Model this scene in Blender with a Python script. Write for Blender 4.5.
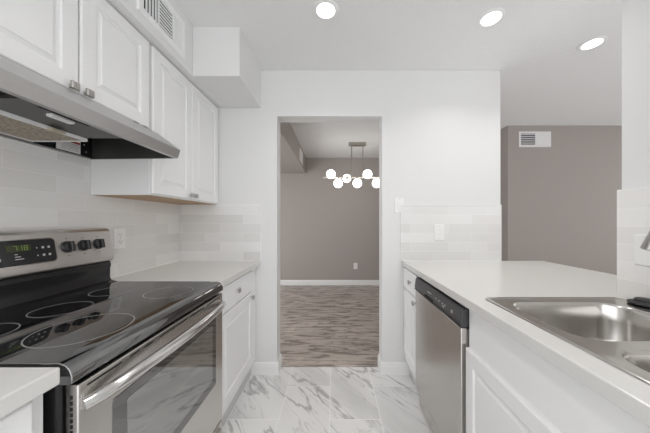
import bpy, bmesh, math, random
from mathutils import Vector, Matrix

for o in list(bpy.data.objects):
    bpy.data.objects.remove(o)
random.seed(4)
sc = bpy.context.scene
COL = sc.collection

# ------------------------------------------------------------------ camera
F = 245.0
cam = bpy.data.objects.new('camera', bpy.data.cameras.new('camera'))
COL.objects.link(cam)
cam.data.sensor_width = 36.0
cam.data.lens = 36.0 * F / 650.0
cam.data.shift_x = -9.5 / 650.0
cam.data.shift_y = 4.5 / 650.0
cam.data.clip_start = 0.02
cam.location = (0, 0, 1.228)
cam.rotation_euler = (math.pi / 2, 0, 0)
sc.camera = cam

# ------------------------------------------------------------------ daylight and exposure
world = bpy.data.worlds.new('daylight')
sc.world = world
world.use_nodes = True
bg = world.node_tree.nodes['Background']
bg.inputs['Color'].default_value = (0.97, 0.98, 1.0, 1)
bg.inputs['Strength'].default_value = 1.42
sc.view_settings.view_transform = 'Standard'
sc.view_settings.look = 'None'
sc.view_settings.gamma = 1.0
sc.view_settings.exposure = 0.70
sc.cycles.max_bounces = 12
sc.cycles.diffuse_bounces = 8
sc.cycles.glossy_bounces = 6
sc.cycles.sample_clamp_indirect = 6
RECESSED_W = 1.25
GLOBE_E = 2.6

# ------------------------------------------------------------------ materials
def new_mat(name):
    m = bpy.data.materials.new(name)
    m.use_nodes = True
    nt = m.node_tree
    return m, nt, nt.nodes['Principled BSDF']

def lin(c):
    c = c / 255.0
    return c / 12.92 if c <= 0.04045 else ((c + 0.055) / 1.055) ** 2.4

def rgb(r, g, b):
    return (lin(r), lin(g), lin(b), 1.0)

def node(nt, t, **kw):
    n = nt.nodes.new(t)
    for k, v in kw.items():
        setattr(n, k, v)
    return n

def math_n(nt, op, a, b=None, clamp=False):
    n = nt.nodes.new('ShaderNodeMath')
    n.operation = op
    n.use_clamp = clamp
    for i, v in enumerate((a, b)):
        if v is None:
            continue
        if isinstance(v, (int, float)):
            n.inputs[i].default_value = v
        else:
            nt.links.new(v, n.inputs[i])
    return n.outputs[0]

def mix_c(nt, fac, a, b, mode='MIX'):
    n = nt.nodes.new('ShaderNodeMix')
    n.data_type = 'RGBA'
    n.blend_type = mode
    for s, v in ((n.inputs[0], fac), (n.inputs[6], a), (n.inputs[7], b)):
        if isinstance(v, (int, float)):
            s.default_value = v
        elif isinstance(v, tuple):
            s.default_value = v
        else:
            nt.links.new(v, s)
    return n.outputs[2]

def obj_coord(nt):
    return node(nt, 'ShaderNodeTexCoord').outputs['Object']

def scaled(nt, vec, s):
    n = nt.nodes.new('ShaderNodeMapping')
    nt.links.new(vec, n.inputs['Vector'])
    n.inputs['Scale'].default_value = s
    return n.outputs[0]

def noise(nt, vec, scale, detail=3, rough=0.5, dist=0.0):
    n = nt.nodes.new('ShaderNodeTexNoise')
    nt.links.new(vec, n.inputs['Vector'])
    n.inputs['Scale'].default_value = scale
    n.inputs['Detail'].default_value = detail
    n.inputs['Roughness'].default_value = rough
    n.inputs['Distortion'].default_value = dist
    return n.outputs['Fac']

def bump(nt, b, height, strength, dist=0.01):
    n = nt.nodes.new('ShaderNodeBump')
    n.inputs['Strength'].default_value = strength
    n.inputs['Distance'].default_value = dist
    nt.links.new(height, n.inputs['Height'])
    nt.links.new(n.outputs[0], b.inputs['Normal'])

def simple(name, col, rough=0.5, metal=0.0, bump_scale=None, bump_s=0.1, var=0.0, spec=0.5, vscale=12):
    m, nt, b = new_mat(name)
    b.inputs['Base Color'].default_value = col
    b.inputs['Roughness'].default_value = rough
    b.inputs['Metallic'].default_value = metal
    b.inputs['Specular IOR Level'].default_value = spec
    oc = obj_coord(nt)
    if var:
        f = noise(nt, oc, vscale, 4)
        dark = tuple(c * (1 - var) for c in col[:3]) + (1,)
        nt.links.new(mix_c(nt, f, dark, col), b.inputs['Base Color'])
    if bump_scale:
        bump(nt, b, noise(nt, oc, bump_scale, 3), bump_s, 0.004)
    return m

def brushed(name, col, rough, stretch, metal=1.0, bs=0.02, var=0.10, rv=0.06):
    m, nt, b = new_mat(name)
    b.inputs['Metallic'].default_value = metal
    oc = scaled(nt, obj_coord(nt), stretch)
    f = noise(nt, oc, 60, 3, 0.6)
    nt.links.new(mix_c(nt, f, tuple(c * (1 - var) for c in col[:3]) + (1,), tuple(min(1, c * (1 + var * 0.7)) for c in col[:3]) + (1,)), b.inputs['Base Color'])
    r = nt.nodes.new('ShaderNodeMapRange')
    nt.links.new(f, r.inputs[0])
    r.inputs[3].default_value = rough - rv
    r.inputs[4].default_value = rough + rv
    nt.links.new(r.outputs[0], b.inputs['Roughness'])
    bump(nt, b, f, bs, 0.002)
    return m

def glow(name, col, strength):
    m, nt, b = new_mat(name)
    b.inputs['Base Color'].default_value = (0.9, 0.9, 0.9, 1)
    b.inputs['Emission Color'].default_value = col
    b.inputs['Emission Strength'].default_value = strength
    return m

M = {}
M['wall_white'] = simple('white wall paint', (0.735, 0.735, 0.73, 1), 0.6, bump_scale=140, bump_s=0.08)
M['ceiling'] = simple('textured ceiling paint', (0.78, 0.78, 0.775, 1), 0.75, bump_scale=75, bump_s=0.9)
M['wall_taupe'] = simple('taupe wall paint', rgb(166, 159, 154), 0.65, bump_scale=130, bump_s=0.08)
M['cabinet'] = simple('white cabinet lacquer', (0.82, 0.82, 0.818, 1), 0.32, bump_scale=30, bump_s=0.02)
M['trim'] = simple('white trim paint', (0.82, 0.82, 0.815, 1), 0.4)
M['plastic'] = simple('white plastic', (0.82, 0.82, 0.80, 1), 0.35)
M['vent_white'] = simple('white enamel', (0.82, 0.82, 0.82, 1), 0.4)
M['vent_dark'] = simple('dark duct', (0.03, 0.03, 0.032, 1), 0.8)
M['steel_v'] = brushed('brushed steel vertical', (0.62, 0.595, 0.57, 1), 0.25, (1, 8, 0.25))
M['steel_h'] = brushed('brushed steel lengthwise', (0.64, 0.61, 0.585, 1), 0.33, (8, 0.25, 8))
M['steel_hood'] = brushed('hood steel', (0.56, 0.555, 0.545, 1), 0.40, (8, 0.25, 8))
M['sink_steel'] = brushed('sink steel', (0.60, 0.58, 0.555, 1), 0.20, (0.15, 0.15, 1.2), bs=0.0, var=0.02, rv=0.02)
M['chrome'] = simple('polished handle steel', (0.70, 0.69, 0.68, 1), 0.16, 1.0)
M['nickel'] = simple('brushed nickel', (0.45, 0.435, 0.415, 1), 0.30, 1.0)
M['bronze'] = simple('antique nickel', (0.42, 0.39, 0.35, 1), 0.35, 1.0)
M['satin'] = simple('satin nickel bar', (0.80, 0.77, 0.70, 1), 0.4, 0.8)
M['black_gloss'] = simple('black ceramic glass', (0.006, 0.006, 0.007, 1), 0.03, spec=0.5)
M['black_gloss'].node_tree.nodes['Principled BSDF'].inputs['IOR'].default_value = 2.9
M['black_enamel'] = simple('black enamel', (0.012, 0.012, 0.013, 1), 0.22)
M['black_plastic'] = simple('black plastic', (0.018, 0.018, 0.019, 1), 0.38)
M['strip'] = simple('charcoal control plastic', (0.05, 0.05, 0.052, 1), 0.33)
M['rubber'] = simple('black rubber', (0.02, 0.02, 0.021, 1), 0.5)
M['dark_gap'] = simple('dark gap', (0.008, 0.008, 0.008, 1), 0.9)
M['display'] = simple('display glass', (0.022, 0.023, 0.024, 1), 0.12)
M['ring'] = simple('grey burner print', (0.27, 0.27, 0.27, 1), 0.3)
M['mark'] = simple('pale print', (0.55, 0.55, 0.55, 1), 0.5)
M['clock'] = glow('clock digits', (0.36, 0.62, 0.12, 1), 0.10)
M['clock'].node_tree.nodes['Principled BSDF'].inputs['Base Color'].default_value = (0.12, 0.16, 0.05, 1)
M['clock_back'] = simple('clock window', (0.045, 0.055, 0.02, 1), 0.2)
M['oven_glass'] = simple('oven window glass', (0.05, 0.056, 0.05, 1), 0.05, spec=0.5)
M['oven_glass'].node_tree.nodes['Principled BSDF'].inputs['IOR'].default_value = 4.6
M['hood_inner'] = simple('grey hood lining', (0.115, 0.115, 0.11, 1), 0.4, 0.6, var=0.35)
M['lens'] = simple('frosted lens', (0.75, 0.75, 0.73, 1), 0.35)
M['beige'] = simple('beige plastic', (0.50, 0.45, 0.34, 1), 0.5)
M['paper'] = simple('paper sticker', (0.78, 0.76, 0.74, 1), 0.6)
M['red'] = simple('red print', (0.35, 0.04, 0.03, 1), 0.6)
M['grey_print'] = simple('grey print', (0.30, 0.30, 0.30, 1), 0.6)
M['raw_wood'] = simple('pale plywood', rgb(196, 165, 132), 0.6, var=0.25, vscale=30)
M['toe'] = simple('toe kick shade grey', (0.62, 0.62, 0.62, 1), 0.5)  # shade of the recess is put into this darker grey
M['opal'] = glow('lit opal glass', (1.0, 0.97, 0.93, 1), GLOBE_E)
M['downlight'] = glow('lit downlight lens', (1.0, 0.97, 0.93, 1), 2.2)

def quartz():
    m, nt, b = new_mat('white quartz')
    oc = obj_coord(nt)
    f = noise(nt, oc, 260, 2, 0.7)
    g = noise(nt, oc, 5, 4, 0.6)
    c = mix_c(nt, f, (0.62, 0.61, 0.59, 1), (0.72, 0.715, 0.695, 1))
    c = mix_c(nt, math_n(nt, 'MULTIPLY', g, 0.25), c, (0.64, 0.63, 0.61, 1))
    nt.links.new(c, b.inputs['Base Color'])
    b.inputs['Roughness'].default_value = 0.24
    return m
M['quartz'] = quartz()

def mesh_filter():
    m, nt, b = new_mat('aluminium filter mesh')
    v = node(nt, 'ShaderNodeTexVoronoi')
    nt.links.new(scaled(nt, obj_coord(nt), (1.4, 0.9, 1)), v.inputs['Vector'])
    v.inputs['Scale'].default_value = 120
    c = mix_c(nt, v.outputs['Distance'], (0.62, 0.55, 0.44, 1), (0.14, 0.11, 0.08, 1))
    nt.links.new(c, b.inputs['Base Color'])
    b.inputs['Metallic'].default_value = 0.55
    b.inputs['Roughness'].default_value = 0.45
    bump(nt, b, v.outputs['Distance'], 0.6, 0.004)
    return m
M['filter'] = mesh_filter()

def subway(name, axis, c1, c2, zoff):
    m, nt, b = new_mat(name)
    sep = node(nt, 'ShaderNodeSeparateXYZ')
    oc = obj_coord(nt)
    nt.links.new(oc, sep.inputs[0])
    cmb = node(nt, 'ShaderNodeCombineXYZ')
    nt.links.new(sep.outputs[axis], cmb.inputs[0])
    nt.links.new(math_n(nt, 'SUBTRACT', sep.outputs[2], zoff), cmb.inputs[1])
    br = node(nt, 'ShaderNodeTexBrick')
    nt.links.new(cmb.outputs[0], br.inputs['Vector'])
    br.offset = 0.4
    br.inputs['Scale'].default_value = 1
    br.inputs['Brick Width'].default_value = 0.304
    br.inputs['Row Height'].default_value = 0.0738
    br.inputs['Mortar Size'].default_value = 0.0014
    br.inputs['Mortar Smooth'].default_value = 0.3
    br.inputs['Color1'].default_value = c1
    br.inputs['Color2'].default_value = c2
    br.inputs['Mortar'].default_value = (0.86, 0.85, 0.83, 1)
    f = noise(nt, scaled(nt, oc, (6, 6, 22)), 2.2, 4, 0.6)
    c = mix_c(nt, math_n(nt, 'MULTIPLY', f, 0.22), br.outputs['Color'], (0.60, 0.59, 0.575, 1))
    nt.links.new(c, b.inputs['Base Color'])
    b.inputs['Roughness'].default_value = 0.2
    h = math_n(nt, 'ADD', math_n(nt, 'MULTIPLY', br.outputs['Fac'], -1.0), math_n(nt, 'MULTIPLY', f, 0.5))
    bump(nt, b, h, 0.25, 0.002)
    return m
M['tile_y'] = subway('glazed subway tile along the side wall', 1, (0.71, 0.695, 0.67, 1), (0.83, 0.82, 0.80, 1), 0.911)
M['tile_x'] = subway('glazed subway tile along the end wall', 0, (0.69, 0.685, 0.67, 1), (0.82, 0.815, 0.805, 1), 0.911)

def marble():
    m, nt, b = new_mat('marble look floor tile')
    oc = obj_coord(nt)
    sep = node(nt, 'ShaderNodeSeparateXYZ')
    nt.links.new(oc, sep.inputs[0])
    TW, TL = 0.316, 0.61
    u = math_n(nt, 'DIVIDE', math_n(nt, 'ADD', sep.outputs[0], 0.03 + TW * 10), TW)
    ui = math_n(nt, 'FLOOR', u)
    par = math_n(nt, 'MODULO', ui, 2.0)
    v = math_n(nt, 'DIVIDE', math_n(nt, 'ADD', math_n(nt, 'ADD', sep.outputs[1], TL * 10 - 1.516), math_n(nt, 'MULTIPLY', par, 0.305)), TL)
    vi = math_n(nt, 'FLOOR', v)
    fu = math_n(nt, 'FRACT', u)
    fv = math_n(nt, 'FRACT', v)
    du = math_n(nt, 'MULTIPLY', math_n(nt, 'MINIMUM', fu, math_n(nt, 'SUBTRACT', 1.0, fu)), TW)
    dv = math_n(nt, 'MULTIPLY', math_n(nt, 'MINIMUM', fv, math_n(nt, 'SUBTRACT', 1.0, fv)), TL)
    grout = math_n(nt, 'LESS_THAN', math_n(nt, 'MINIMUM', du, dv), 0.0022)
    idv = node(nt, 'ShaderNodeCombineXYZ')
    nt.links.new(ui, idv.inputs[0]); nt.links.new(vi, idv.inputs[1])
    wn = node(nt, 'ShaderNodeTexWhiteNoise')
    nt.links.new(idv.outputs[0], wn.inputs['Vector'])
    off = node(nt, 'ShaderNodeVectorMath', operation='MULTIPLY_ADD')
    nt.links.new(wn.outputs['Color'], off.inputs[0])
    off.inputs[1].default_value = (7, 9, 5)
    nt.links.new(oc, off.inputs[2])
    rot = node(nt, 'ShaderNodeMapping')
    nt.links.new(off.outputs[0], rot.inputs['Vector'])
    rot.inputs['Rotation'].default_value = (0, 0, math.radians(52))
    st = scaled(nt, rot.outputs[0], (0.55, 2.9, 1))
    def vein(scale, width, dist):
        n = noise(nt, st, scale, 5, 0.55, dist)
        a = math_n(nt, 'ABSOLUTE', math_n(nt, 'SUBTRACT', n, 0.5))
        return math_n(nt, 'SUBTRACT', 1.0, math_n(nt, 'DIVIDE', a, width), clamp=True)
    v1 = vein(0.95, 0.014, 0.2)
    v2 = vein(1.9, 0.014, 0.15)
    soft = noise(nt, st, 1.0, 4, 0.55, 0.2)
    soft = math_n(nt, 'MULTIPLY', math_n(nt, 'SUBTRACT', soft, 0.48, clamp=True), 4.5, clamp=True)
    c = mix_c(nt, math_n(nt, 'MULTIPLY', soft, 0.75), (0.80, 0.795, 0.785, 1), (0.50, 0.50, 0.495, 1))
    c = mix_c(nt, math_n(nt, 'MULTIPLY', v1, 0.70), c, (0.27, 0.27, 0.265, 1))
    c = mix_c(nt, math_n(nt, 'MULTIPLY', v2, 0.38), c, (0.34, 0.335, 0.33, 1))
    c = mix_c(nt, grout, c, (0.90, 0.90, 0.89, 1))
    nt.links.new(c, b.inputs['Base Color'])
    b.inputs['Roughness'].default_value = 0.28
    return m
M['marble'] = marble()

def planks():
    m, nt, b = new_mat('grey brown plank floor')
    oc = obj_coord(nt)
    br = node(nt, 'ShaderNodeTexBrick')
    nt.links.new(oc, br.inputs['Vector'])
    br.offset = 0.37
    br.inputs['Scale'].default_value = 1
    br.inputs['Brick Width'].default_value = 1.2
    br.inputs['Row Height'].default_value = 0.15
    br.inputs['Mortar Size'].default_value = 0.0015
    br.inputs['Color1'].default_value = rgb(176, 167, 159)
    br.inputs['Color2'].default_value = rgb(202, 192, 183)
    br.inputs['Mortar'].default_value = rgb(92, 82, 76)
    f = noise(nt, scaled(nt, oc, (1.9, 11, 1)), 2.0, 7, 0.66, 0.8)
    r = node(nt, 'ShaderNodeValToRGB')
    r.color_ramp.elements[0].position = 0.42
    r.color_ramp.elements[0].color = (1, 1, 1, 1)
    r.color_ramp.elements[1].position = 0.52
    r.color_ramp.elements[1].color = (0, 0, 0, 1)
    nt.links.new(f, r.inputs[0])
    c = mix_c(nt, math_n(nt, 'MULTIPLY', r.outputs[0], 0.80), br.outputs['Color'], rgb(62, 50, 43))
    g = noise(nt, scaled(nt, oc, (3, 60, 1)), 3, 4, 0.6)
    c = mix_c(nt, math_n(nt, 'MULTIPLY', g, 0.5), c, rgb(178, 166, 156))
    nt.links.new(c, b.inputs['Base Color'])
    b.inputs['Roughness'].default_value = 0.38
    return m
M['planks'] = planks()

# ------------------------------------------------------------------ shape helpers (world coordinates)
def bx(bm, x0, x1, y0, y1, z0, z1):
    x0, x1 = sorted((x0, x1)); y0, y1 = sorted((y0, y1)); z0, z1 = sorted((z0, z1))
    v = [bm.verts.new(p) for p in ((x0, y0, z0), (x1, y0, z0), (x1, y1, z0), (x0, y1, z0),
                                   (x0, y0, z1), (x1, y0, z1), (x1, y1, z1), (x0, y1, z1))]
    for f in ((0, 3, 2, 1), (4, 5, 6, 7), (0, 1, 5, 4), (1, 2, 6, 5), (2, 3, 7, 6), (3, 0, 4, 7)):
        bm.faces.new([v[i] for i in f])
    return bm

def box(*a):
    return bx(bmesh.new(), *a)

class Frame:
    """u, v along a face, w out of it"""
    def __init__(s, o, U, V):
        s.o, s.U, s.V = Vector(o), Vector(U).normalized(), Vector(V).normalized()
        s.W = s.U.cross(s.V).normalized()
    def __call__(s, u, v, w):
        return s.o + s.U * u + s.V * v + s.W * w

def fbx(bm, fr, u0, u1, v0, v1, w0, w1):
    v = [bm.verts.new(fr(*p)) for p in ((u0, v0, w0), (u1, v0, w0), (u1, v1, w0), (u0, v1, w0),
                                        (u0, v0, w1), (u1, v0, w1), (u1, v1, w1), (u0, v1, w1))]
    for f in ((0, 3, 2, 1), (4, 5, 6, 7), (0, 1, 5, 4), (1, 2, 6, 5), (2, 3, 7, 6), (3, 0, 4, 7)):
        bm.faces.new([v[i] for i in f])
    return bm

def stack(bm, loops, cap0=True, cap1=True):
    """bridge successive closed loops of points"""
    vs = [[bm.verts.new(p) for p in l] for l in loops]
    n = len(vs[0])
    for a, b in zip(vs, vs[1:]):
        for i in range(n):
            j = (i + 1) % n
            bm.faces.new((a[i], a[j], b[j], b[i]))
    if cap0:
        bm.faces.new(list(reversed(vs[0])))
    if cap1:
        bm.faces.new(vs[-1])
    return bm

def rrect(u0, u1, v0, v1, r, n=5):
    pts = []
    for cu, cv, a0 in ((u1 - r, v0 + r, -90), (u1 - r, v1 - r, 0), (u0 + r, v1 - r, 90), (u0 + r, v0 + r, 180)):
        for k in range(n + 1):
            a = math.radians(a0 + 90 * k / n)
            pts.append((cu + r * math.cos(a), cv + r * math.sin(a)))
    return pts

def plate(bm, fr, u0, u1, v0, v1, t, r=0.004, e=0.002, w0=0.0):
    """rounded plate with an eased front edge"""
    a = rrect(u0, u1, v0, v1, r)
    b = rrect(u0 + e, u1 - e, v0 + e, v1 - e, max(r - e, 0.0006))
    stack(bm, [[fr(u, v, w0) for u, v in a], [fr(u, v, w0 + max(t - e, 0)) for u, v in a], [fr(u, v, w0 + t) for u, v in b]])
    return bm

def prism(bm, prof, y0, y1):
    """profile of (x, z) extruded along y"""
    area = sum(p[0] * q[1] - q[0] * p[1] for p, q in zip(prof, prof[1:] + prof[:1]))
    if area > 0:
        prof = prof[::-1]
    stack(bm, [[(x, y0, z) for x, z in prof], [(x, y1, z) for x, z in prof]])
    bmesh.ops.recalc_face_normals(bm, faces=bm.faces)
    return bm

def disc_stack(bm, c, U, V, rows, n=24):
    """lathe: rows of (radius, height along U x V)"""
    fr = Frame(c, U, V)
    loops = [[fr(r * math.cos(2 * math.pi * k / n), r * math.sin(2 * math.pi * k / n), h) for k in range(n)] for r, h in rows]
    return stack(bm, loops)

def tube(bm, pts, radii, n=12):
    pts = [Vector(p) for p in pts]
    loops = []
    up = Vector((0.123, 0.31, 0.94))
    for i, p in enumerate(pts):
        d = (pts[min(i + 1, len(pts) - 1)] - pts[max(i - 1, 0)]).normalized()
        a = d.cross(up).normalized()
        b = d.cross(a).normalized()
        r = radii[i] if isinstance(radii, (list, tuple)) else radii
        loops.append([p + (a * math.cos(2 * math.pi * k / n) + b * math.sin(2 * math.pi * k / n)) * r for k in range(n)])
    stack(bm, loops)
    bmesh.ops.recalc_face_normals(bm, faces=bm.faces)
    return bm

def cells(xs, ys, keep, to3, w0, w1):
    """a slab made of grid cells (with holes), one connected solid"""
    bm = bmesh.new()
    V = {}
    def g(i, j, k):
        if (i, j, k) not in V:
            V[(i, j, k)] = bm.verts.new(to3(xs[i], ys[j], (w0, w1)[k]))
        return V[(i, j, k)]
    K = {(i, j) for i in range(len(xs) - 1) for j in range(len(ys) - 1) if keep(i, j)}
    for i, j in K:
        bm.faces.new((g(i, j, 1), g(i + 1, j, 1), g(i + 1, j + 1, 1), g(i, j + 1, 1)))
        bm.faces.new((g(i, j, 0), g(i, j + 1, 0), g(i + 1, j + 1, 0), g(i + 1, j, 0)))
        for (di, dj), (a, b) in (((0, -1), ((i, j), (i + 1, j))), ((1, 0), ((i + 1, j), (i + 1, j + 1))),
                                 ((0, 1), ((i + 1, j + 1), (i, j + 1))), ((-1, 0), ((i, j + 1), (i, j)))):
            if (i + di, j + dj) not in K:
                bm.faces.new((g(*a, 0), g(*b, 0), g(*b, 1), g(*a, 1)))
    bmesh.ops.recalc_face_normals(bm, faces=bm.faces)
    return bm

# ------------------------------------------------------------------ object helpers
def root_of(o):
    while o.parent:
        o = o.parent
    return o

def obj(name, bm, m, parent=None, bevel=0.0, smooth=False, kind=None, label=None, seg=2):
    me = bpy.data.meshes.new(name)
    if parent:
        bmesh.ops.translate(bm, verts=bm.verts, vec=-Vector(root_of(parent).location))
    bm.to_mesh(me)
    bm.free()
    me.materials.append(M[m] if isinstance(m, str) else m)
    o = bpy.data.objects.new(name, me)
    COL.objects.link(o)
    o.parent = parent
    if bevel:
        mod = o.modifiers.new('edge', 'BEVEL')
        mod.width = bevel
        mod.segments = seg
        mod.limit_method = 'ANGLE'
        mod.angle_limit = math.radians(40)
        mod.harden_normals = False
    if smooth:
        for p in me.polygons:
            p.use_smooth = True
        try:
            me.set_sharp_from_angle(angle=math.radians(40))
        except Exception:
            pass
    if kind:
        o['kind'] = kind
    if label:
        o['label'] = label
    return o

def struct(name, bm, m, **kw):
    return obj(name, bm, m, kind='structure', **kw)

def thing(name, label, cat, loc, group=None):
    o = bpy.data.objects.new(name, None)
    COL.objects.link(o)
    o.location = loc
    o.empty_display_size = 0.05
    o['label'] = label
    o['category'] = cat
    if group:
        o['group'] = group
    return o

def dup(root, loc, label):
    r = root.copy()
    COL.objects.link(r)
    r.location = loc
    r['label'] = label
    for ch in list(root.children):
        c = ch.copy()
        COL.objects.link(c)
        c.parent = r
        for g in ch.children:
            d = g.copy()
            COL.objects.link(d)
            d.parent = c
    return r

# ------------------------------------------------------------------ the setting
YW = 1.966            # kitchen end wall, near face
YB = 2.091            # its far face
YF = 4.70             # far dining wall
H = 2.44
XL = -1.25            # plaster of the side wall behind the range
XR = 1.21             # tiled face of the wall behind the sink
CT = 0.911            # countertop height

struct('floor', box(XL - 0.1, 1.36, -1.0, 2.06, -0.05, 0.0), 'marble')
dm = bmesh.new()
struct('floor_dining', cells([-2.2, 1.36, 5.2], [1.05, 2.06, YF + 0.1], lambda i, j: not (i == 0 and j == 0), lambda x, y, w: (x, y, w), -0.05, 0.0), 'planks')
struct('ceiling', box(-2.3, 5.2, -1.0, YF + 0.12, H, H + 0.08), 'ceiling')
struct('wall_left', box(XL - 0.12, XL, -1.0, YB, 0, H), 'wall_white')
struct('wall_back', cells([XL, -0.4615, 0.381, 1.333], [0, 2.069, H], lambda i, j: not (i == 1 and j == 0), lambda x, z, w: (x, w, z), YW, YB), 'wall_white', bevel=0.003)
struct('wall_right', box(1.23, 1.35, -1.0, 1.05, 0, H), 'wall_white', bevel=0.002)
struct('wall_peninsula', box(1.205, 1.30, 1.05, YW, 0, 0.872), 'wall_taupe')
struct('wall_far', box(-2.2, 2.2, YF, YF + 0.12, 0, H), 'wall_taupe')
struct('wall_dining', box(2.2, 5.2, 3.11, YF + 0.12, 0, H), 'wall_taupe')
struct('wall_hall', cells([YB, 2.25, 4.5, YF + 0.12], [0, 0.05, 2.1, H], lambda i, j: not (i == 1 and j == 1), lambda y, z, w: (w, y, z), -2.3, -2.2), 'wall_taupe')  # unseen wall, its opening added to let light into the dining room
struct('wall_unseen_rear', cells([1.35, 2.2, 3.6, 5.3], [0, 1.0, 1.9, H], lambda i, j: not (i == 1 and j == 1), lambda x, z, w: (x, w, z), -1.0, -0.9), 'wall_taupe')  # added out of view to hold frontal daylight off the end wall
struct('wall_unseen_side', cells([-1.0, 1.0, 2.9, 3.11], [0, 0.4, 2.1, H], lambda i, j: not (i == 1 and j == 1), lambda y, z, w: (w, y, z), 5.2, 5.3), 'wall_taupe')  # unseen wall added to limit side daylight, opening shaped for that
struct('wall_soffit', box(XL, -0.884, -1.0, YW, 2.132, H), 'wall_white', bevel=0.003)
struct('wall_bulkhead', box(-0.884, -0.591, 1.526, YW, 2.132, H), 'wall_white', bevel=0.003)
struct('wall_dining_soffit', box(-2.2, -0.55, YB, YF, 2.14, H), 'wall_taupe')

def tiled(name, bm, m):
    return struct(name, bm, m)
tiled('wall_left_backsplash', box(XL, -1.24, -0.8, YW - 0.008, 0.80, 1.75), 'tile_y')
tiled('wall_back_backsplash', box(XL + 0.01, -0.591, YW - 0.008, YW, CT, 1.352), 'tile_x')
tiled('wall_back_backsplash_bar', box(0.528, 1.333, YW - 0.008, YW, CT, 1.352), 'tile_x')
tiled('wall_right_backsplash', box(XR, 1.23, -0.8, 1.05, CT, 1.357), 'tile_y')
trim_no = 0
def trim(bm, m='trim', **kw):
    global trim_no
    trim_no += 1
    return struct('trim_%d' % trim_no, bm, m, **kw)
trim(box(XL + 0.01, -0.587, YW - 0.010, YW, 1.352, 1.358))
trim(box(-0.591, -0.587, YW - 0.010, YW, CT, 1.352))
trim(box(0.528, 1.333, YW - 0.010, YW, 1.352, 1.358))
trim(box(1.327, 1.3335, YW - 0.010, YW - 0.008, CT, 1.352))
trim(box(XR + 0.002, 1.23, -0.8, 1.051, 1.357, 1.361))
# pale caulk lines where the tile meets the tops
trim(box(-1.24, -1.236, 1.27, YW - 0.009, CT, CT + 0.005))
trim(box(-1.236, -0.598, YW - 0.0125, YW - 0.008, CT, CT + 0.004))
trim(box(0.545, 1.327, YW - 0.0125, YW - 0.008, CT, CT + 0.004))

def baseboard(name, p, q, normal, h=0.097, t=0.014):
    p, q = Vector((p[0], p[1], 0)), Vector((q[0], q[1], 0))
    n = Vector((normal[0], normal[1], 0))
    prof = [(0, 0), (t, 0), (t, h - 0.03), (t - 0.003, h - 0.022), (t - 0.004, h - 0.012), (0.005, h), (0, h)]
    bm = bmesh.new()
    stack(bm, [[p + n * a + Vector((0, 0, z)) for a, z in prof], [q + n * a + Vector((0, 0, z)) for a, z in prof]])
    bmesh.ops.recalc_face_normals(bm, faces=bm.faces)
    struct(name, bm, 'trim')
baseboard('baseboard_back', (-0.664, YW), (-0.4475, YW), (0, -1))
baseboard('baseboard_back_bar', (0.367, YW), (0.60, YW), (0, -1))
baseboard('baseboard_jamb', (-0.4615, YW - 0.001), (-0.4615, YB), (1, 0))
baseboard('baseboard_jamb_bar', (0.381, YW - 0.001), (0.381, YB), (-1, 0))
baseboard('baseboard_far', (-2.2, YF), (2.2, YF), (0, -1))
baseboard('baseboard_dining', (2.2, 3.11), (5.2, 3.11), (0, -1))

# ------------------------------------------------------------------ cabinet builders
def panel_front(bm, fr, u0, u1, v0, v1, t=0.019, stile=0.055, raised=True):
    rows = [(0, 0), (0, t - 0.005), (0.0025, t - 0.0015), (0.006, t)]
    if raised:
        rows += [(stile, t), (stile + 0.003, t - 0.007), (stile + 0.009, t - 0.009), (stile + 0.013, t - 0.009), (stile + 0.026, t - 0.003), (stile + 0.0265, t - 0.001), (stile + 0.029, t - 0.0005)]
    loops = []
    for i, w in rows:
        loops.append([fr(u0 + i, v0 + i, w), fr(u1 - i, v0 + i, w), fr(u1 - i, v1 - i, w), fr(u0 + i, v1 - i, w)])
    return stack(bm, loops)

def knob(parent, fr, u, v, w, wide=0.027, tall=0.027):
    bm = bmesh.new()
    disc_stack(bm, fr(u, v, w), fr.U, fr.V, [(0.008, 0), (0.006, 0.004), (0.005, 0.016)], 12)
    plate(bm, fr, u - wide / 2, u + wide / 2, v - tall / 2, v + tall / 2, 0.009, 0.003, 0.002, w + 0.014)
    return obj('knob', bm, 'nickel', parent, smooth=True, label='brushed nickel knob')

def front(parent, name, fr, u0, u1, v0, v1, raised=True, stile=0.055, knob_at=None):
    d = obj(name, panel_front(bmesh.new(), fr, u0, u1, v0, v1, stile=stile, raised=raised), 'cabinet', parent)
    if knob_at:
        knob(d, fr, knob_at[0], knob_at[1], 0.019)
    return d

# --- upper cabinets
def upper(label, y0, y1, z0, z1, doors, group=None):
    t = thing('wall_cabinet', label, 'cabinet', (-1.1, (y0 + y1) / 2, z0), group)
    obj('body', box(-1.2395, -0.944, y0, y1, z0 + 0.0015, z1), 'cabinet', t, bevel=0.001)
    obj('bottom_panel', box(-1.2395, -0.946, y0 + 0.016, y1 - 0.002, z0, z0 + 0.0015), 'raw_wood', t, label='bare wood underside')
    fr = Frame((-0.944, 0, 0), (0, 1, 0), (0, 0, 1))
    for u0, u1, v0, v1, kn in doors:
        front(t, 'door', fr, u0, u1, v0, v1, knob_at=kn)
    return t
upper('white two-door wall cabinet beside the hood, its bare wood underside showing', 1.246, 1.9655, 1.360, 2.130,
      [(1.249, 1.590, 1.368, 2.124, (1.568, 1.392)), (1.594, 1.952, 1.368, 2.124, (1.616, 1.392))])
upper('short white two-door wall cabinet above the steel range hood', 0.484, 1.242, 1.684, 2.130,
      [(0.487, 0.888, 1.689, 2.124, (0.858, 1.702)), (0.894, 1.228, 1.689, 2.124, (0.910, 1.702))])

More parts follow.
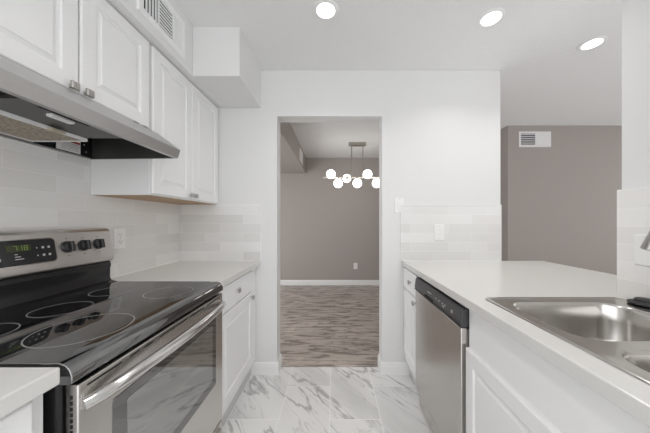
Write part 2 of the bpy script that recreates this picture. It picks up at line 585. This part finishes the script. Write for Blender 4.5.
# --- base cabinets
def base_left(label, y0, y1, fronts):
    t = thing('base_cabinet', label, 'cabinet', (-0.93, (y0 + y1) / 2, 0))
    obj('body', box(-1.238, -0.630, y0, y1, 0.125, CT - 0.0385), 'cabinet', t, bevel=0.001)
    obj('toe_kick', box(-1.238, -0.665, y0, y1, 0, 0.125), 'toe', t)
    fr = Frame((-0.630, 0, 0), (0, 1, 0), (0, 0, 1))
    for nm, u0, u1, v0, v1, kn, ra in fronts:
        front(t, nm, fr, u0, u1, v0, v1, ra, knob_at=kn)
base_left('white base cabinet between the range and the doorway', 1.288, YW - 0.009,
          [('drawer', 1.305, 1.83, 0.712, 0.862, (1.530, 0.795), False), ('door', 1.305, 1.83, 0.185, 0.700, (1.795, 0.668), True)])
base_left('white base cabinet on the near side of the range', -0.8, 0.530,
          [('drawer', 0.02, 0.500, 0.712, 0.862, (0.26, 0.79), False), ('door', 0.02, 0.500, 0.185, 0.700, (0.06, 0.668), True)])

def base_right(label, y0, y1, fronts, hole=None):
    t = thing('base_cabinet', label, 'cabinet', (0.85, (y0 + y1) / 2, 0))
    if hole:   # open top under the sink bowls
        bm = cells([0.563, 0.60, 1.17, 1.203], [y0, hole[0], hole[1], y1], lambda i, j: not (i == 1 and j == 1), lambda x, y, w: (x, y, w), 0.125, CT - 0.0385)
    else:
        bm = box(0.563, 1.203, y0, y1, 0.125, CT - 0.0385)
    obj('body', bm, 'cabinet', t, bevel=0.001)
    obj('toe_kick', box(0.60, 1.203, y0, y1, 0, 0.125), 'toe', t)
    fr = Frame((0.563, 0, 0), (0, -1, 0), (0, 0, 1))
    for nm, u0, u1, v0, v1, kn, ra in fronts:
        front(t, nm, fr, -u1, -u0, v0, v1, ra, knob_at=(-kn[0], kn[1]) if kn else None)
base_right('narrow white base cabinet between the dishwasher and the end wall', 1.626, YW - 0.009,
           [('drawer', 1.634, 1.935, 0.712, 0.862, (1.745, 0.790), False), ('door', 1.634, 1.935, 0.185, 0.700, (1.652, 0.672), True)])
base_right('wide white sink base cabinet with a plain apron above its doors', -0.8, 1.024,
           [('door', 0.575, 1.020, 0.185, 0.703, (0.61, 0.66), True), ('door', 0.125, 0.570, 0.185, 0.703, (0.535, 0.66), True)], hole=(0.16, 1.005))

# ------------------------------------------------------------------ countertops
def slab(label, bm):
    o = obj('countertop', bm, 'quartz', bevel=0.004)
    o['label'] = label
    o['category'] = 'countertop'
    return o
slab('white quartz countertop in the corner between the range and the doorway', box(-1.24, -0.596, 1.287, YW - 0.008, CT - 0.038, CT))
slab('white quartz countertop on the near side of the range, its square end showing', box(-1.24, -0.596, -0.8, 0.534, CT - 0.038, CT))
slab('long white quartz bar countertop holding the steel sink', cells([0.538, 0.635, 1.145, XR, 1.66], [-0.8, 0.19, 0.985, 1.05, YW - 0.008, ],
     lambda i, j: not (i in (1,) and j == 1) and not (i == 3 and j < 3), lambda x, y, w: (x, y, w), CT - 0.038, CT))

# ------------------------------------------------------------------ range
R0, R1 = 0.545, 1.284
rg = thing('kitchen_range', 'stainless steel electric range with a black glass cooktop', 'stove', (-0.93, 0.915, 0))
obj('body', box(-1.235, -0.620, R0, R1, 0.03, 0.895), 'black_enamel', rg, bevel=0.003)
obj('base', box(-1.20, -0.66, R0 + 0.03, R1 - 0.03, 0, 0.03), 'dark_gap', rg)
ck = obj('cooktop', prism(bmesh.new(), [(-1.155, 0.895), (-1.155, 0.9125), (-0.655, 0.9125), (-0.645, 0.9105), (-0.615, 0.9120), (-0.600, 0.907), (-0.589, 0.896), (-0.584, 0.882), (-0.584, 0.866), (-0.590, 0.861), (-0.62, 0.861), (-0.62, 0.895)], R0, R1), 'black_gloss', rg, bevel=0.002, smooth=True)
def ring(cx, cy, r, wd=0.0017):
    bm = bmesh.new()
    n = 72
    loops = []
    for rr, z in ((r - wd, 0.9124), (r - wd, 0.9128), (r + wd, 0.9128), (r + wd, 0.9124)):
        loops.append([(cx + rr * math.cos(2 * math.pi * k / n), cy + rr * math.sin(2 * math.pi * k / n), z) for k in range(n)])
    stack(bm, loops, False, False)
    bmesh.ops.recalc_face_normals(bm, faces=bm.faces)
    obj('burner_ring', bm, 'ring', ck)
ring(-0.737, 0.722, 0.114)
ring(-0.978, 0.880, 0.080)
ring(-1.000, 0.675, 0.082)
ring(-1.000, 1.105, 0.078)
ring(-0.735, 1.090, 0.092)
# black riser between cooktop and panel
obj('riser', prism(bmesh.new(), [(-1.235, 0.895), (-1.235, 1.03), (-1.185, 1.03), (-1.176, 1.022), (-1.170, 1.008), (-1.1695, 0.995), (-1.1735, 0.985), (-1.1745, 0.94), (-1.168, 0.922), (-1.150, 0.9160), (-1.140, 0.9140), (-1.140, 0.912), (-1.156, 0.910), (-1.156, 0.895)], R0 + 0.002, R1 - 0.002), 'black_enamel', rg, smooth=True)
# control panel
cp = obj('control_panel', prism(bmesh.new(), [(-1.235, 1.024), (-1.160, 1.024), (-1.154, 1.030), (-1.1545, 1.046), (-1.177, 1.176), (-1.183, 1.186), (-1.195, 1.191), (-1.235, 1.191)], R0, R1), 'steel_h', rg, bevel=0.004, label='brushed steel control panel')
pf = Frame((-1.1545, 0, 1.046), (0, 1, 0), (-1.177 + 1.1545, 0, 1.176 - 1.046))
ds = obj('display', plate(bmesh.new(), pf, 0.60, 1.020, 0.018, 0.112, 0.0035, 0.016, 0.001), 'display', cp)
bz = bmesh.new()
a, b_ = rrect(0.597, 1.023, 0.015, 0.115, 0.018), rrect(0.600, 1.020, 0.018, 0.112, 0.016)
stack(bz, [[pf(u, v, 0) for u, v in a], [pf(u, v, 0.0045) for u, v in a], [pf(u, v, 0.0045) for u, v in b_], [pf(u, v, 0) for u, v in b_]], False, False)
bmesh.ops.recalc_face_normals(bz, faces=bz.faces)
obj('bezel', bz, 'chrome', cp)
obj('clock_window', fbx(bmesh.new(), pf, 0.868, 0.940, 0.070, 0.094, 0.0030, 0.0038), 'clock_back', ds)
def seven(bm, fr, u, v, w, ht, wid, ch):
    seg = {'a': (0, 2, 1, 2), 'b': (1, 1, 1, 2), 'c': (1, 0, 1, 1), 'd': (0, 0, 1, 0), 'e': (0, 0, 0, 1), 'f': (0, 1, 0, 2), 'g': (0, 1, 1, 1)}
    on = {'7': 'abc', '1': 'bc', '8': 'abcdefg', '3': 'abcdg', '0': 'abcdef'}[ch]
    th = 0.0018
    for s in on:
        x0, y0, x1, y1 = seg[s]
        fbx(bm, fr, u + x0 * wid - th / 2, u + x1 * wid + th / 2, v + y0 * ht / 2 - th / 2, v + y1 * ht / 2 + th / 2, w, w + 0.0005)
bm = bmesh.new()
for ch, u in (('7', 0.889), ('1', 0.904), ('8', 0.920)):
    seven(bm, pf, u, 0.074, 0.0038, 0.016, 0.009, ch)
for v in (0.078, 0.086):
    fbx(bm, pf, 0.9025, 0.9045, v, v + 0.002, 0.0038, 0.0043)
obj('clock_digits', bm, 'clock', ds)
for u, v, s in ((0.842, 0.076, 0.009), (0.846, 0.045, 0.009), (0.958, 0.078, 0.004), (0.958, 0.048, 0.004), (0.978, 0.078, 0.008), (0.978, 0.048, 0.008), (0.998, 0.078, 0.008), (0.998, 0.048, 0.008)):
    obj('button', plate(bmesh.new(), pf, u - s / 2, u + s / 2, v - s / 2, v + s / 2, 0.0008, 0.001, 0.0003, 0.0034), 'mark', ds)
for v, u1 in ((0.058, 0.898), (0.049, 0.906), (0.040, 0.914)):
    obj('print', fbx(bmesh.new(), pf, 0.889, u1, v, v + 0.0025, 0.0034, 0.0038), 'mark', ds)
def range_knob(u, v=0.070):
    bm = bmesh.new()
    disc_stack(bm, pf(u, v, 0.0), pf.U, pf.V, [(0.0255, 0), (0.0255, 0.004), (0.0235, 0.006), (0.0225, 0.014), (0.020, 0.016)], 28)
    k = obj('knob', bm, 'black_plastic', cp, smooth=True, label='black knob')
    bm = bmesh.new()
    stack(bm, [[pf(u + a, v + c, w) for a, c in ((-0.007, -0.022), (0.007, -0.022), (0.007, 0.022), (-0.007, 0.022))] for w in (0.014, 0.026)]
          + [[pf(u + a, v + c, 0.030) for a, c in ((-0.005, -0.019), (0.005, -0.019), (0.005, 0.019), (-0.005, 0.019))]])
    obj('grip', bm, 'black_plastic', k, bevel=0.0015)
    for dv in (-0.041, 0.034):
        obj('print', fbx(bmesh.new(), pf, u - 0.004, u + 0.004, v + dv, v + dv + 0.005, 0, 0.0006), 'grey_print', cp)
for u in (1.070, 1.139, 1.208):
    range_knob(u)
# oven door
XD0, XD = -0.617, -0.585
fo = Frame((XD, 0, 0), (0, 1, 0), (0, 0, 1))
dr = obj('oven_door', box(XD0, XD, 0.560, 1.280, 0.205, 0.853), 'steel_v', rg, bevel=0.004)
obj('window_frame', plate(bmesh.new(), fo, 0.645, 1.206, 0.425, 0.757, 0.0016, 0.008, 0.0008), 'black_gloss', dr, label='black glass window surround')
obj('window_pane', plate(bmesh.new(), fo, 0.690, 1.172, 0.465, 0.727, 0.0008, 0.006, 0.0004, 0.0016), 'oven_glass', dr)
for y0, y1 in ((0.580, 0.672), (0.70, 0.735), (0.752, 0.79), (0.82, 0.97), (0.995, 1.10), (1.125, 1.25)):
    obj('vent_slot', fbx(bmesh.new(), fo, y0, y1, 0.838, 0.8425, -0.001, 0.0006), 'dark_gap', dr)
for k in range(30):
    z = 0.828 - k * 0.0134
    obj('side_slot', box(-0.6045, -0.5985, 0.5593, 0.561, z - 0.0085, z), 'dark_gap', dr)
hp, hr = [], []
for k in range(25):
    s = k / 24.0
    y = 0.567 + s * (1.266 - 0.567)
    b_ = math.sin(math.pi * s) ** 0.55
    hp.append((XD + 0.004 + 0.048 * b_, y, 0.803 + 0.012 * b_))
    hr.append(0.015 + 0.003 * b_)
bm = bmesh.new()
tube(bm, hp, hr, 14)
obj('handle', bm, 'chrome', dr, smooth=True, label='bowed polished handle')
dw_ = obj('storage_drawer', box(XD0, XD, 0.560, 1.280, 0.045, 0.195), 'steel_v', rg, bevel=0.004)
obj('drawer_lip', prism(bmesh.new(), [(XD, 0.165), (XD + 0.012, 0.17), (XD + 0.012, 0.178), (XD, 0.19)], 0.60, 1.24), 'steel_h', dw_)

# ------------------------------------------------------------------ range hood
h0, h1 = 0.486, 1.240
hd = thing('range_hood', 'stainless under-cabinet hood over the range', 'hood', (-1.0, 0.865, 1.54))
outer = [(-1.2385, 1.54), (-1.2385, 1.6835), (-0.926, 1.6835), (-0.895, 1.672), (-0.780, 1.586), (-0.793, 1.5445), (-0.812, 1.5445)]
inner = [(-0.810, 1.549), (-0.798, 1.549), (-0.787, 1.584), (-0.898, 1.666), (-0.927, 1.677), (-1.230, 1.677), (-1.230, 1.54)]
obj('canopy', prism(bmesh.new(), outer + inner, h0, h1), 'steel_hood', hd)
for y0, y1 in ((h0, h0 + 0.004), (h1 - 0.004, h1)):
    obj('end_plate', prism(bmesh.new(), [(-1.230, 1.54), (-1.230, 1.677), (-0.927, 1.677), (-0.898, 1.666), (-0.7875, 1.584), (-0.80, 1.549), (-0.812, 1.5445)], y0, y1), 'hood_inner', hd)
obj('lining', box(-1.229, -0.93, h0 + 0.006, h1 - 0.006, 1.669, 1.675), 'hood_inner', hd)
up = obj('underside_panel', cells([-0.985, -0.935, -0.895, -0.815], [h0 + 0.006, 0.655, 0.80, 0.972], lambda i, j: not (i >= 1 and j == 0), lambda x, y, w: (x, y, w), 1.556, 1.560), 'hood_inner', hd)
obj('light_lens', box(-0.876, -0.854, 0.742, 0.808, 1.546, 1.556), 'lens', hd, bevel=0.003)
obj('light_recess', box(-0.850, -0.826, 0.70, 0.845, 1.5545, 1.5565), 'dark_gap', hd)
obj('back_liner', box(-1.2295, -1.222, 1.00, h1 - 0.006, 1.545, 1.668), 'black_enamel', hd)
fl = obj('grease_filter', box(-1.198, -0.992, 0.64, 0.972, 1.546, 1.554), 'filter', hd)
bm = cells([-1.204, -1.198, -0.992, -0.986], [0.634, 0.640, 0.972, 0.978], lambda i, j: not (i == 1 and j == 1), lambda x, y, w: (x, y, w), 1.544, 1.556)
obj('filter_rim', bm, 'vent_white', fl)
obj('filter_clip', box(-0.990, -0.968, 0.84, 0.885, 1.541, 1.549), 'beige', hd, bevel=0.002)
lb = obj('warning_label', box(-1.222, -1.2212, 1.075, 1.178, 1.548, 1.610), 'paper', hd, label='white paper warning sticker with a red band')
obj('print', box(-1.2212, -1.2208, 1.135, 1.176, 1.592, 1.601), 'red', lb)
for k in range(5):
    obj('print', box(-1.2212, -1.2208, 1.095, 1.170, 1.584 - k * 0.007, 1.5855 - k * 0.007), 'grey_print', lb)
for y in (1.105, 1.158):
    obj('switch', box(-0.905, -0.890, y - 0.011, y + 0.011, 1.670, 1.6765), 'nickel', hd, bevel=0.002)
for y, z in ((1.195, 1.60), (1.205, 1.567)):
    bm = bmesh.new()
    disc_stack(bm, (-1.222, y, z), (0, 1, 0), (0, 0, 1), [(0.004, 0), (0.0035, 0.002), (0.002, 0.003)], 10)
    obj('screw', bm, 'chrome', hd)

# ------------------------------------------------------------------ dishwasher
D0, D1 = 1.032, 1.620
dws = thing('dishwasher', 'stainless dishwasher with a black control strip under the bar countertop', 'dishwasher', (0.87, (D0 + D1) / 2, 0))
obj('body', box(0.575, 1.16, D0 + 0.004, D1 - 0.004, 0.10, CT - 0.042), 'black_plastic', dws)
# door skin with a soft roll at top and bottom
obj('door', prism(bmesh.new(), [(0.575, 0.135), (0.550, 0.128), (0.540, 0.138), (0.535, 0.165), (0.534, 0.775), (0.575, 0.775)], D0 + 0.003, D1 - 0.003), 'steel_v', dws, bevel=0.003, smooth=True)
obj('toe_panel', box(0.562, 0.58, D0 + 0.006, D1 - 0.006, 0.012, 0.126), 'steel_v', dws)
dp = obj('control_strip', prism(bmesh.new(), [(0.575, 0.777), (0.539, 0.777), (0.531, 0.783), (0.529, 0.80), (0.535, 0.848), (0.542, 0.857), (0.575, 0.859)], D0, D1), 'strip', dws, bevel=0.005, smooth=True, label='black control strip')
fd = Frame((0.529, 0, 0.80), (0, -1, 0), (0.006, 0, 0.048))
def dpx(y):
    return -y
bm = bmesh.new()
plate(bm, fd, dpx(1.435), dpx(1.315), -0.012, 0.004, 0.0015, 0.005, 0.0008)
obj('pull_pocket', bm, 'dark_gap', dp)
obj('pull_edge', prism(bmesh.new(), [(0.5305, 0.781), (0.525, 0.784), (0.525, 0.788), (0.5295, 0.790)], D0 + 0.012, 1.31), 'black_plastic', dp)
obj('pull_edge', prism(bmesh.new(), [(0.5305, 0.781), (0.525, 0.784), (0.525, 0.788), (0.5295, 0.790)], 1.44, D1 - 0.012), 'black_plastic', dp)
for k, (y, wd, v) in enumerate(((1.375, 0.055, 0.026), (1.285, 0.012, 0.022), (1.245, 0.012, 0.022), (1.205, 0.012, 0.022), (1.180, 0.010, 0.022), (1.11, 0.014, 0.022), (1.11, 0.014, 0.014), (1.195, 0.02, 0.011))):
    obj('print', fbx(bmesh.new(), fd, dpx(y) - wd / 2, dpx(y) + wd / 2, v - 0.0022, v + 0.0022, 0.0002, 0.0010), 'mark', dp)

# ------------------------------------------------------------------ sink
sk = thing('kitchen_sink', 'stainless double-bowl drop-in sink set in the bar countertop', 'sink', (0.89, 0.59, CT))
def loop3(u0, u1, v0, v1, r, z, n=8):
    return [Vector((u, v, z)) for u, v in rrect(u0, u1, v0, v1, r, n)]
S = (0.607, 1.168, 0.165, 1.010)
B1 = (0.652, 1.078, 0.640, 0.948)
B2 = (0.652, 1.078, 0.225, 0.598)
bm = bmesh.new()
zr = CT + 0.0045
outer_loops = [loop3(*S, 0.03, CT + 0.0005), loop3(S[0] + 0.002, S[1] - 0.002, S[2] + 0.002, S[3] - 0.002, 0.03, CT + 0.004), loop3(S[0] + 0.008, S[1] - 0.008, S[2] + 0.008, S[3] - 0.008, 0.026, zr + 0.001), loop3(S[0] + 0.016, S[1] - 0.016, S[2] + 0.016, S[3] - 0.016, 0.022, zr - 0.0015)]
vs = [[bm.verts.new(p) for p in l] for l in outer_loops]
n = len(vs[0])
for a, b_ in zip(vs, vs[1:]):
    for i in range(n):
        bm.faces.new((a[i], a[(i + 1) % n], b_[(i + 1) % n], b_[i]))
inner_v = []
for B in (B1, B2):
    inner_v.append([bm.verts.new(p) for p in loop3(*B, 0.075, zr - 0.0015)])
es = []
for l in [vs[-1]] + inner_v:
    for i in range(n):
        e = bm.edges.get((l[i], l[(i + 1) % n])) or bm.edges.new((l[i], l[(i + 1) % n]))
        es.append(e)
bmesh.ops.triangle_fill(bm, use_beauty=True, edges=es, normal=(0, 0, 1))
bmesh.ops.recalc_face_normals(bm, faces=bm.faces)
rim = obj('rim', bm, 'sink_steel', sk, smooth=True)
for B in (B1, B2):
    bm = bmesh.new()
    rows = [(0, zr - 0.0015), (0.003, zr - 0.005), (0.006, zr - 0.014), (0.012, CT - 0.06), (0.022, CT - 0.125), (0.032, CT - 0.150), (0.05, CT - 0.163), (0.08, CT - 0.168)]
    loops = [loop3(B[0] + i, B[1] - i, B[2] + i, B[3] - i, max(0.075 - i * 0.3, 0.03), z) for i, z in rows]
    stack(bm, loops, False, True)
    bmesh.ops.recalc_face_normals(bm, faces=bm.faces)
    for f in bm.faces:
        f.normal_flip()
    bw = obj('bowl', bm, 'sink_steel', sk, smooth=True)
    cx, cy = (B[0] + B[1]) / 2, (B[2] + B[3]) / 2
    bm = bmesh.new()
    disc_stack(bm, (cx, cy, CT - 0.1675), (1, 0, 0), (0, 1, 0), [(0.045, 0), (0.045, 0.002), (0.038, 0.003), (0.030, 0.001)], 24)
    obj('drain', bm, 'chrome', bw, smooth=True)

# stopper on the sink deck
bm = bmesh.new()
disc_stack(bm, (1.158, 0.912, CT + 0.0055), (1, 0, 0), (0, 1, 0), [(0.041, 0), (0.046, 0.003), (0.046, 0.007), (0.040, 0.010), (0.029, 0.011), (0.028, 0.019), (0.024, 0.022)], 32)
o = obj('sink_stopper', bm, 'rubber', smooth=True)
o['label'] = 'black rubber stopper lying on the sink rim by the tiled wall'
o['category'] = 'stopper'

# ------------------------------------------------------------------ faucet
fc = thing('faucet', 'nickel pull-down faucet arching over the sink bowl', 'faucet', (1.118, 0.59, CT))
bm = bmesh.new()
disc_stack(bm, (1.118, 0.59, CT + 0.0045), (1, 0, 0), (0, 1, 0), [(0.030, 0), (0.030, 0.008), (0.024, 0.012), (0.022, 0.09), (0.016, 0.10)], 24)
obj('body', bm, 'nickel', fc, smooth=True)
dirv = Vector((0.945 - 1.118, 0.757 - 0.59, 0)).normalized()
base = Vector((1.118, 0.59, 0))
pts = [base + Vector((0, 0, CT + 0.09)), base + Vector((0, 0, 1.10)), base + Vector((0, 0, 1.22))]
Rr = 0.098
for k in range(1, 13):
    a = math.pi * k / 12 * 0.92
    pts.append(base + dirv * (Rr - Rr * math.cos(a)) + Vector((0, 0, 1.22 + Rr * math.sin(a))))
e = pts[-1]
dd = (pts[-1] - pts[-2]).normalized()
bm = bmesh.new()
tube(bm, pts, 0.0115, 14)
obj('spout', bm, 'nickel', fc, smooth=True)
tip = Vector((0.964, 0.756, 1.139))
bm = bmesh.new()
tube(bm, [e - dd * 0.002, e + (tip - e) * 0.3, e + (tip - e) * 0.75, tip - (tip - e) * 0.02, tip], [0.0125, 0.0135, 0.0145, 0.015, 0.013], 18)
obj('spray_head', bm, 'nickel', fc, smooth=True)
bm = bmesh.new()
tube(bm, [(1.118, 0.57, CT + 0.07), (1.118, 0.545, CT + 0.078), (1.10, 0.46, CT + 0.10)], [0.010, 0.009, 0.005], 12)
obj('lever', bm, 'nickel', fc, smooth=True)

# ------------------------------------------------------------------ electrical plates
def screw(parent, fr, u, v, w):
    bm = bmesh.new()
    disc_stack(bm, fr(u, v, w), fr.U, fr.V, [(0.0028, 0), (0.0024, 0.0008), (0.001, 0.001)], 10)
    obj('screw', bm, 'nickel', parent)
def duplex(label, fr, wd=0.074, ht=0.120, style='duplex'):
    t = thing('wall_outlet' if style != 'switch' else 'light_switch', label, 'outlet' if style != 'switch' else 'switch', fr(0, 0, 0))
    p = obj('cover_plate', plate(bmesh.new(), fr, -wd / 2, wd / 2, -ht / 2, ht / 2, 0.006, 0.005, 0.003), 'plastic', t, smooth=True)
    if style == 'duplex':
        for v in (-0.020, 0.020):
            s = obj('socket', plate(bmesh.new(), fr, -0.017, 0.017, v - 0.0145, v + 0.0145, 0.0018, 0.012, 0.0006, 0.006), 'plastic', t, smooth=True)
            for u in (-0.0065, 0.0065):
                obj('slot', fbx(bmesh.new(), fr, u - 0.0012, u + 0.0012, v - 0.002, v + 0.007, 0.0072, 0.0081), 'dark_gap', s)
            obj('slot', fbx(bmesh.new(), fr, -0.0022, 0.0022, v - 0.010, v - 0.006, 0.0072, 0.0081), 'dark_gap', s)
        screw(t, fr, 0, 0, 0.006)
    elif style == 'decora':
        s = obj('socket', plate(bmesh.new(), fr, -0.0165, 0.0165, -0.033, 0.033, 0.0014, 0.003, 0.0006, 0.006), 'plastic', t)
        for v in (-0.018, 0.018):
            for u in (-0.0055, 0.0055):
                obj('slot', fbx(bmesh.new(), fr, u - 0.0008, u + 0.0008, v - 0.003, v + 0.004, 0.0070, 0.0077), 'grey_print', s)
        for v in (-0.048, 0.048):
            screw(t, fr, 0, v, 0.006)
    elif style == 'switch':
        bm = bmesh.new()
        stack(bm, [[fr(-0.0165, -0.033, 0.006), fr(0.0165, -0.033, 0.006), fr(0.0165, 0.033, 0.006), fr(-0.0165, 0.033, 0.006)],
                   [fr(-0.0155, -0.032, 0.0065), fr(0.0155, -0.032, 0.0065), fr(0.0155, 0.032, 0.0105), fr(-0.0155, 0.032, 0.0105)]])
        obj('rocker', bm, 'plastic', t)
        for v in (-0.048, 0.048):
            screw(t, fr, 0, v, 0.006)
    else:
        for v in (-0.042, 0.042):
            screw(t, fr, 0, v, 0.006)
    return t
duplex('white duplex outlet on the tile between the range panel and the corner', Frame((-1.24, 1.412, 1.128), (0, 1, 0), (0, 0, 1)))
duplex('white outlet plate on the end wall backsplash above the dishwasher run', Frame((0.838, YW - 0.008, 1.138), (1, 0, 0), (0, 0, 1)), 0.082, 0.125, 'decora')
duplex('white cover plate on the tiled wall behind the faucet head', Frame((XR, 0.928, 1.114), (0, -1, 0), (0, 0, 1)), 0.118, 0.123, 'blank')
duplex('small white outlet low on the taupe dining wall', Frame((0.403, YF, 0.365), (1, 0, 0), (0, 0, 1)), 0.074, 0.118)
duplex('white rocker light switch on the wall beside the doorway', Frame((0.518, YW, 1.352), (1, 0, 0), (0, 0, 1)), 0.076, 0.120, 'switch')

# ------------------------------------------------------------------ vents
def vent(label, fr, wd, ht, sections, border=0.022):
    t = thing('air_vent', label, 'vent', fr(0, 0, 0))
    us = sorted({0, border, wd - border, wd})
    bm = bmesh.new()
    rows = [(0, 0), (0, 0.004), (0.004, 0.008), (border - 0.004, 0.007), (border, 0.003), (border, 0.0)]
    stack(bm, [[fr(i, i, w), fr(wd - i, i, w), fr(wd - i, ht - i, w), fr(i, ht - i, w)] for i, w in rows], False, False)
    bmesh.ops.recalc_face_normals(bm, faces=bm.faces)
    obj('frame', bm, 'vent_white', t)
    obj('duct', fbx(bmesh.new(), fr, border, wd - border, border, ht - border, 0.0002, 0.001), 'vent_dark', t)
    for u0, u1, way, nslat, fill in sections:
        for k in range(nslat):
            bm = bmesh.new()
            if way == 'h':
                step = (ht - 2 * border) / nslat
                c = border + (k + 0.5) * step
                fbx(bm, fr, u0, u1, c - step * fill / 2, c + step * fill / 2, 0.001, 0.006)
            else:
                step = (u1 - u0) / nslat
                c = u0 + (k + 0.5) * step
                fbx(bm, fr, c - step * fill / 2, c + step * fill / 2, border, ht - border, 0.001, 0.006)
            obj('slat', bm, 'vent_white', t)
    for u in sorted({s[0] for s in sections} | {sections[-1][1]})[1:-1]:
        obj('mullion', fbx(bmesh.new(), fr, u - 0.004, u + 0.004, border, ht - border, 0.001, 0.007), 'vent_white', t)
    return t
vent('white air register on the soffit over the wall cabinets', Frame((-0.884, 1.095, 2.176), (0, 1, 0), (0, 0, 1)), 0.345, 0.215,
     [(0.042, 0.122, 'v', 4, 0.36), (0.130, 0.230, 'h', 8, 0.42), (0.238, 0.322, 'v', 5, 0.80)], 0.036)
vent('white air vent high on the taupe dining wall', Frame((2.338, 3.11, 2.166), (1, 0, 0), (0, 0, 1)), 0.407, 0.198,
     [(0.03, 0.20, 'h', 6, 0.35), (0.21, 0.378, 'h', 6, 0.93)], 0.028)
vent('slim white air vent on the side of the dining room soffit', Frame((-0.55, 3.86, 2.19), (0, 1, 0), (0, 0, 1)), 0.34, 0.20,
     [(0.025, 0.315, 'h', 7, 0.8)], 0.022)

# ------------------------------------------------------------------ recessed ceiling lights
def downlight(loc, label):
    t = thing('recessed_light', label, 'ceiling light', loc, 'recessed ceiling lights')
    bm = bmesh.new()
    L = Vector(loc)
    n = 36
    rows = [(0.072, 0), (0.072, -0.003), (0.066, -0.006), (0.053, -0.005), (0.053, 0)]
    stack(bm, [[L + Vector((r * math.cos(2 * math.pi * k / n), r * math.sin(2 * math.pi * k / n), h)) for k in range(n)] for r, h in rows], False, False)
    bmesh.ops.recalc_face_normals(bm, faces=bm.faces)
    obj('trim_ring', bm, 'trim', t, smooth=True)
    bm = bmesh.new()
    disc_stack(bm, L + Vector((0, 0, -0.0045)), (1, 0, 0), (0, 1, 0), [(0.053, 0), (0.053, 0.003)], 36)
    obj('lens', bm, 'downlight', t)
    ld = bpy.data.lights.new('lamp', 'AREA')
    ld.shape = 'DISK'
    ld.size = 0.11
    ld.spread = math.radians(125)
    ld.energy = RECESSED_W
    ld.color = (1.0, 0.97, 0.93)
    lo = bpy.data.objects.new('lamp', ld)
    COL.objects.link(lo)
    lo.parent = t
    lo.location = (0, 0, -0.009)
    return t
rl = downlight((-0.050, 1.407, H), 'round recessed ceiling light in line with the doorway')
dup(rl, (0.935, 1.463, H), 'round recessed ceiling light above the dishwasher side of the bar')
dup(rl, (1.758, 1.673, H), 'round recessed ceiling light nearest the wall behind the sink')

dup(rl, (-0.050, 0.450, H), 'added unseen ceiling light over the aisle beside the range')  # added lamp out of view, brightens the near counters and aisle

# ------------------------------------------------------------------ chandelier
CY = 3.80
ch = thing('chandelier', 'linear chandelier with lit white glass globes in the dining room', 'chandelier', (0.354, CY, H))
obj('canopy', box(0.225, 0.483, CY - 0.04, CY + 0.04, H - 0.045, H), 'bronze', ch, bevel=0.004)
for x in (0.265, 0.440):
    bm = bmesh.new()
    tube(bm, [(x, CY, H - 0.04), (x, CY, 1.90)], 0.007, 10)
    obj('rod', bm, 'bronze', ch, smooth=True)
bm = bmesh.new()
tube(bm, [(-0.18, CY, 1.90), (0.888, CY, 1.90)], 0.010, 10)
obj('bar', bm, 'satin', ch, smooth=True)
def globe(x, y, z, r=0.069, hub=0.016):
    bm = bmesh.new()
    bmesh.ops.create_uvsphere(bm, u_segments=24, v_segments=16, radius=r, matrix=Matrix.Translation((x, y, z)))
    g = obj('globe', bm, 'opal', ch, smooth=True, label='lit white glass globe')
    bm = bmesh.new()
    c = Vector((x, CY, 1.90))
    d = (Vector((x, y, z)) - c)
    tube(bm, [c, c + d * 0.55], [hub, hub], 12)
    obj('socket', bm, 'bronze', g)
for x, y, z in ((-0.055, CY - 0.05, 1.945), (0.056, CY - 0.05, 1.805), (0.349, CY - 0.05, 1.805), (0.506, CY - 0.05, 1.945), (0.645, CY - 0.05, 1.805), (0.763, CY - 0.05, 1.945)):
    globe(x, y, z)
globe(0.197, CY + 0.11, 1.907, 0.066, 0.024)
